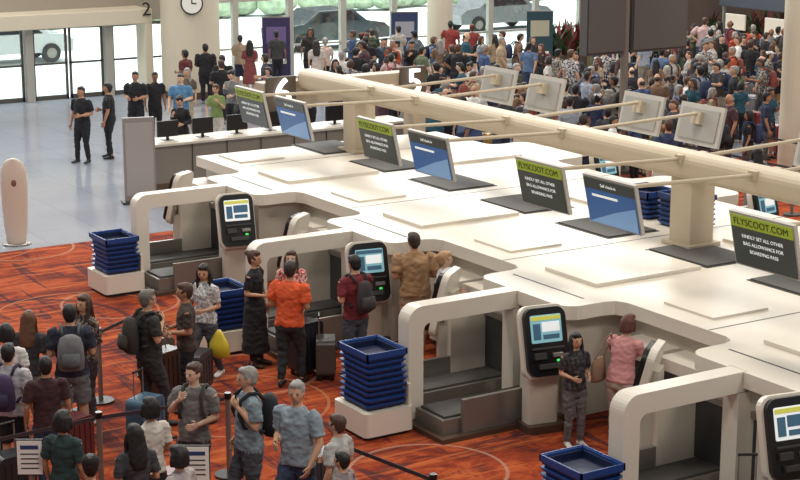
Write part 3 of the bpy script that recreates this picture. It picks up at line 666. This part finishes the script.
def rnd(x,y,fd=None,h=None,vi=None,top=None,bot=None):
    me,sx=VAR[vi if vi is not None else random.randrange(len(VAR))]
    o=place('woman_traveller' if sx=='f' else 'man_traveller',me,x,y,random.uniform(-180,180) if fd is None else fd,h or (random.uniform(1.5,1.68) if sx=='f' else random.uniform(1.62,1.82)),
      (random.choice(SKS),random.choice(HAIRS),top or random.choice(TOPS),bot or random.choice(BOTS),random.choice([BK,WH,(120,110,100)]),random.choice([BK,NV,WH,(120,50,40)])))
    w_=random.uniform(.93,1.08); o.scale.x*=w_; o.scale.y*=w_
    if vi is None and random.random()<.18: backpack(o,random.choice([(30,32,38),(60,56,50),(40,50,80),(120,60,50),(100,100,104)]))
    return o
for a in[(17.14,38.28,200,1.7,0,BK,BK),(17.5,37.59,170,1.7,1,(80,124,160),(150,140,124)),(18.21,38.72,180,1.68,6,(90,80,70),(170,160,140)),(17.68,36.02,180,1.62,7,(116,134,80),(180,174,164)),(18.91,37.62,150,1.7,10,(110,110,110),BK),
 (20.9,43.2,0,1.7,3,BK,BK),(20.12,40.59,0,1.7,0,BK,NV),(24.28,45.3,0,1.7,0,(60,60,60),BK),(19.79,42.17,60,1.7,1,(90,40,40),BK),(25.3,45.0,180,1.75,6,(40,34,34),BK),(24.03,42.43,0,1.7,6,(190,180,170),NV),
 (24.6,42.9,30,1.7,7,(200,180,170),BK),(24.87,41.28,90,1.7,1,WH,NV),(25.98,41.83,180,1.7,0,(60,70,90),BK),(26.35,40.96,180,1.7,10,BK,BK),(22.81,44.8,0,1.7,2,(160,140,120),NV),(17.23,33.9,120,1.7,3,BK,BK),(22.4,43.4,0,1.7,9,(120,60,60),BK),(15.9,34.2,160,1.7,10,BK,BK),(18.9,34.3,10,1.7,3,(60,60,66),BK),
 (19.6,39.6,30,1.7,4,BK,BK),(21.2,40.2,100,1.7,8,(60,60,70),BK),(20.0,35.6,60,1.66,10,BK,BK),(21.6,37.0,20,1.7,3,(80,80,84),BK),(19.2,36.2,-60,1.68,6,(60,66,60),BK),(23.2,39.6,20,1.7,4,(200,196,190),BK),(22.2,38.2,200,1.7,6,BK,JN),(24.4,38.8,90,1.7,2,(60,60,66),NV),(20.3,38.3,140,1.6,11,(120,60,60),BK)]:
    rnd(*a)
pts=[]
def try_add(x,y,md=.6):
    if any((x-a)**2+(y-b_)**2<md*md for a,b_ in pts): return False
    if abs(x-24.15)<.5 and abs(y-28.9)<.5: return False
    if abs(x-27.2)<.7 and abs(y-26.6)<.7: return False
    if y<27.4 and any(abs(x-(21.8+i*2.2))<.4 for i in range(4)): return False
    if y<27.6 and x<21.5: return False
    if abs(y-32.75)<.8 and x<21: return False
    if x>38 and y>32.5: return False
    if y>42.6 and x>32.6: return False
    if y>41 and 30.5<x<34.5: return False
    pts.append((x,y)); return True
# clustered queues with gaps of open floor between the groups
cnt=0
while cnt<205:
    x=random.uniform(20.9,40); y=random.uniform(17,44.5)
    cx=.845*x-.535*y; cy=.535*x+.845*y
    if cx/cy>.27 or cx/cy<-.03: continue
    if cx/cy<.03 and y>36 and random.random()<.5: continue
    if noise.noise(V((x*.42,y*.42,3.3)))<-.06: continue
    if try_add(x,y):
        rnd(x,y,random.gauss(0,70)+random.choice([0,0,180])); cnt+=1
        if random.random()<.4 and try_add(x+.6,y+.1,.55): suitcase(x+.6,y+.1,random.uniform(0,180),random.choice([(40,44,60),(110,36,40),(140,140,144),(56,80,100),(30,30,32),(170,130,50)]))
# ------------------------------------------------------------------ light
w=bpy.data.worlds.new('hall_world'); scene.world=w; w.use_nodes=True
bg=w.node_tree.nodes['Background']; bg.inputs[0].default_value=(.96,.97,1,1); bg.inputs[1].default_value=.34
def area(x,y,z,sx,sy,e,c=(1,.93,.83),rot=(0,0,0)):
    l=bpy.data.lights.new('ceiling_or_added_daylight','AREA'); l.shape='RECTANGLE'; l.size=sx; l.size_y=sy; l.energy=e; l.color=c
    o=bpy.data.objects.new('ceiling_or_added_daylight',l); o.location=(x,y,z); o.rotation_euler=rot; COL.objects.link(o)
for x in(6,16,26,36):
    for y in(8,20,32,43): area(x,y,11,2.5,2.5,530)
area(28,62,16,60,18,32000,(.95,1,1))  # added daylight over the pavement, in place of the sky; no ceiling lamp here
# ------------------------------------------------------------------ camera
cd=bpy.data.cameras.new('camera'); cd.lens=76.5; cd.sensor_width=36; cd.clip_end=500
co=bpy.data.objects.new('camera',cd); co.location=(0,0,7); co.rotation_euler=(math.radians(90-12.92),0,math.radians(-32.35)); COL.objects.link(co); scene.camera=co
scene.view_settings.view_transform='Standard'
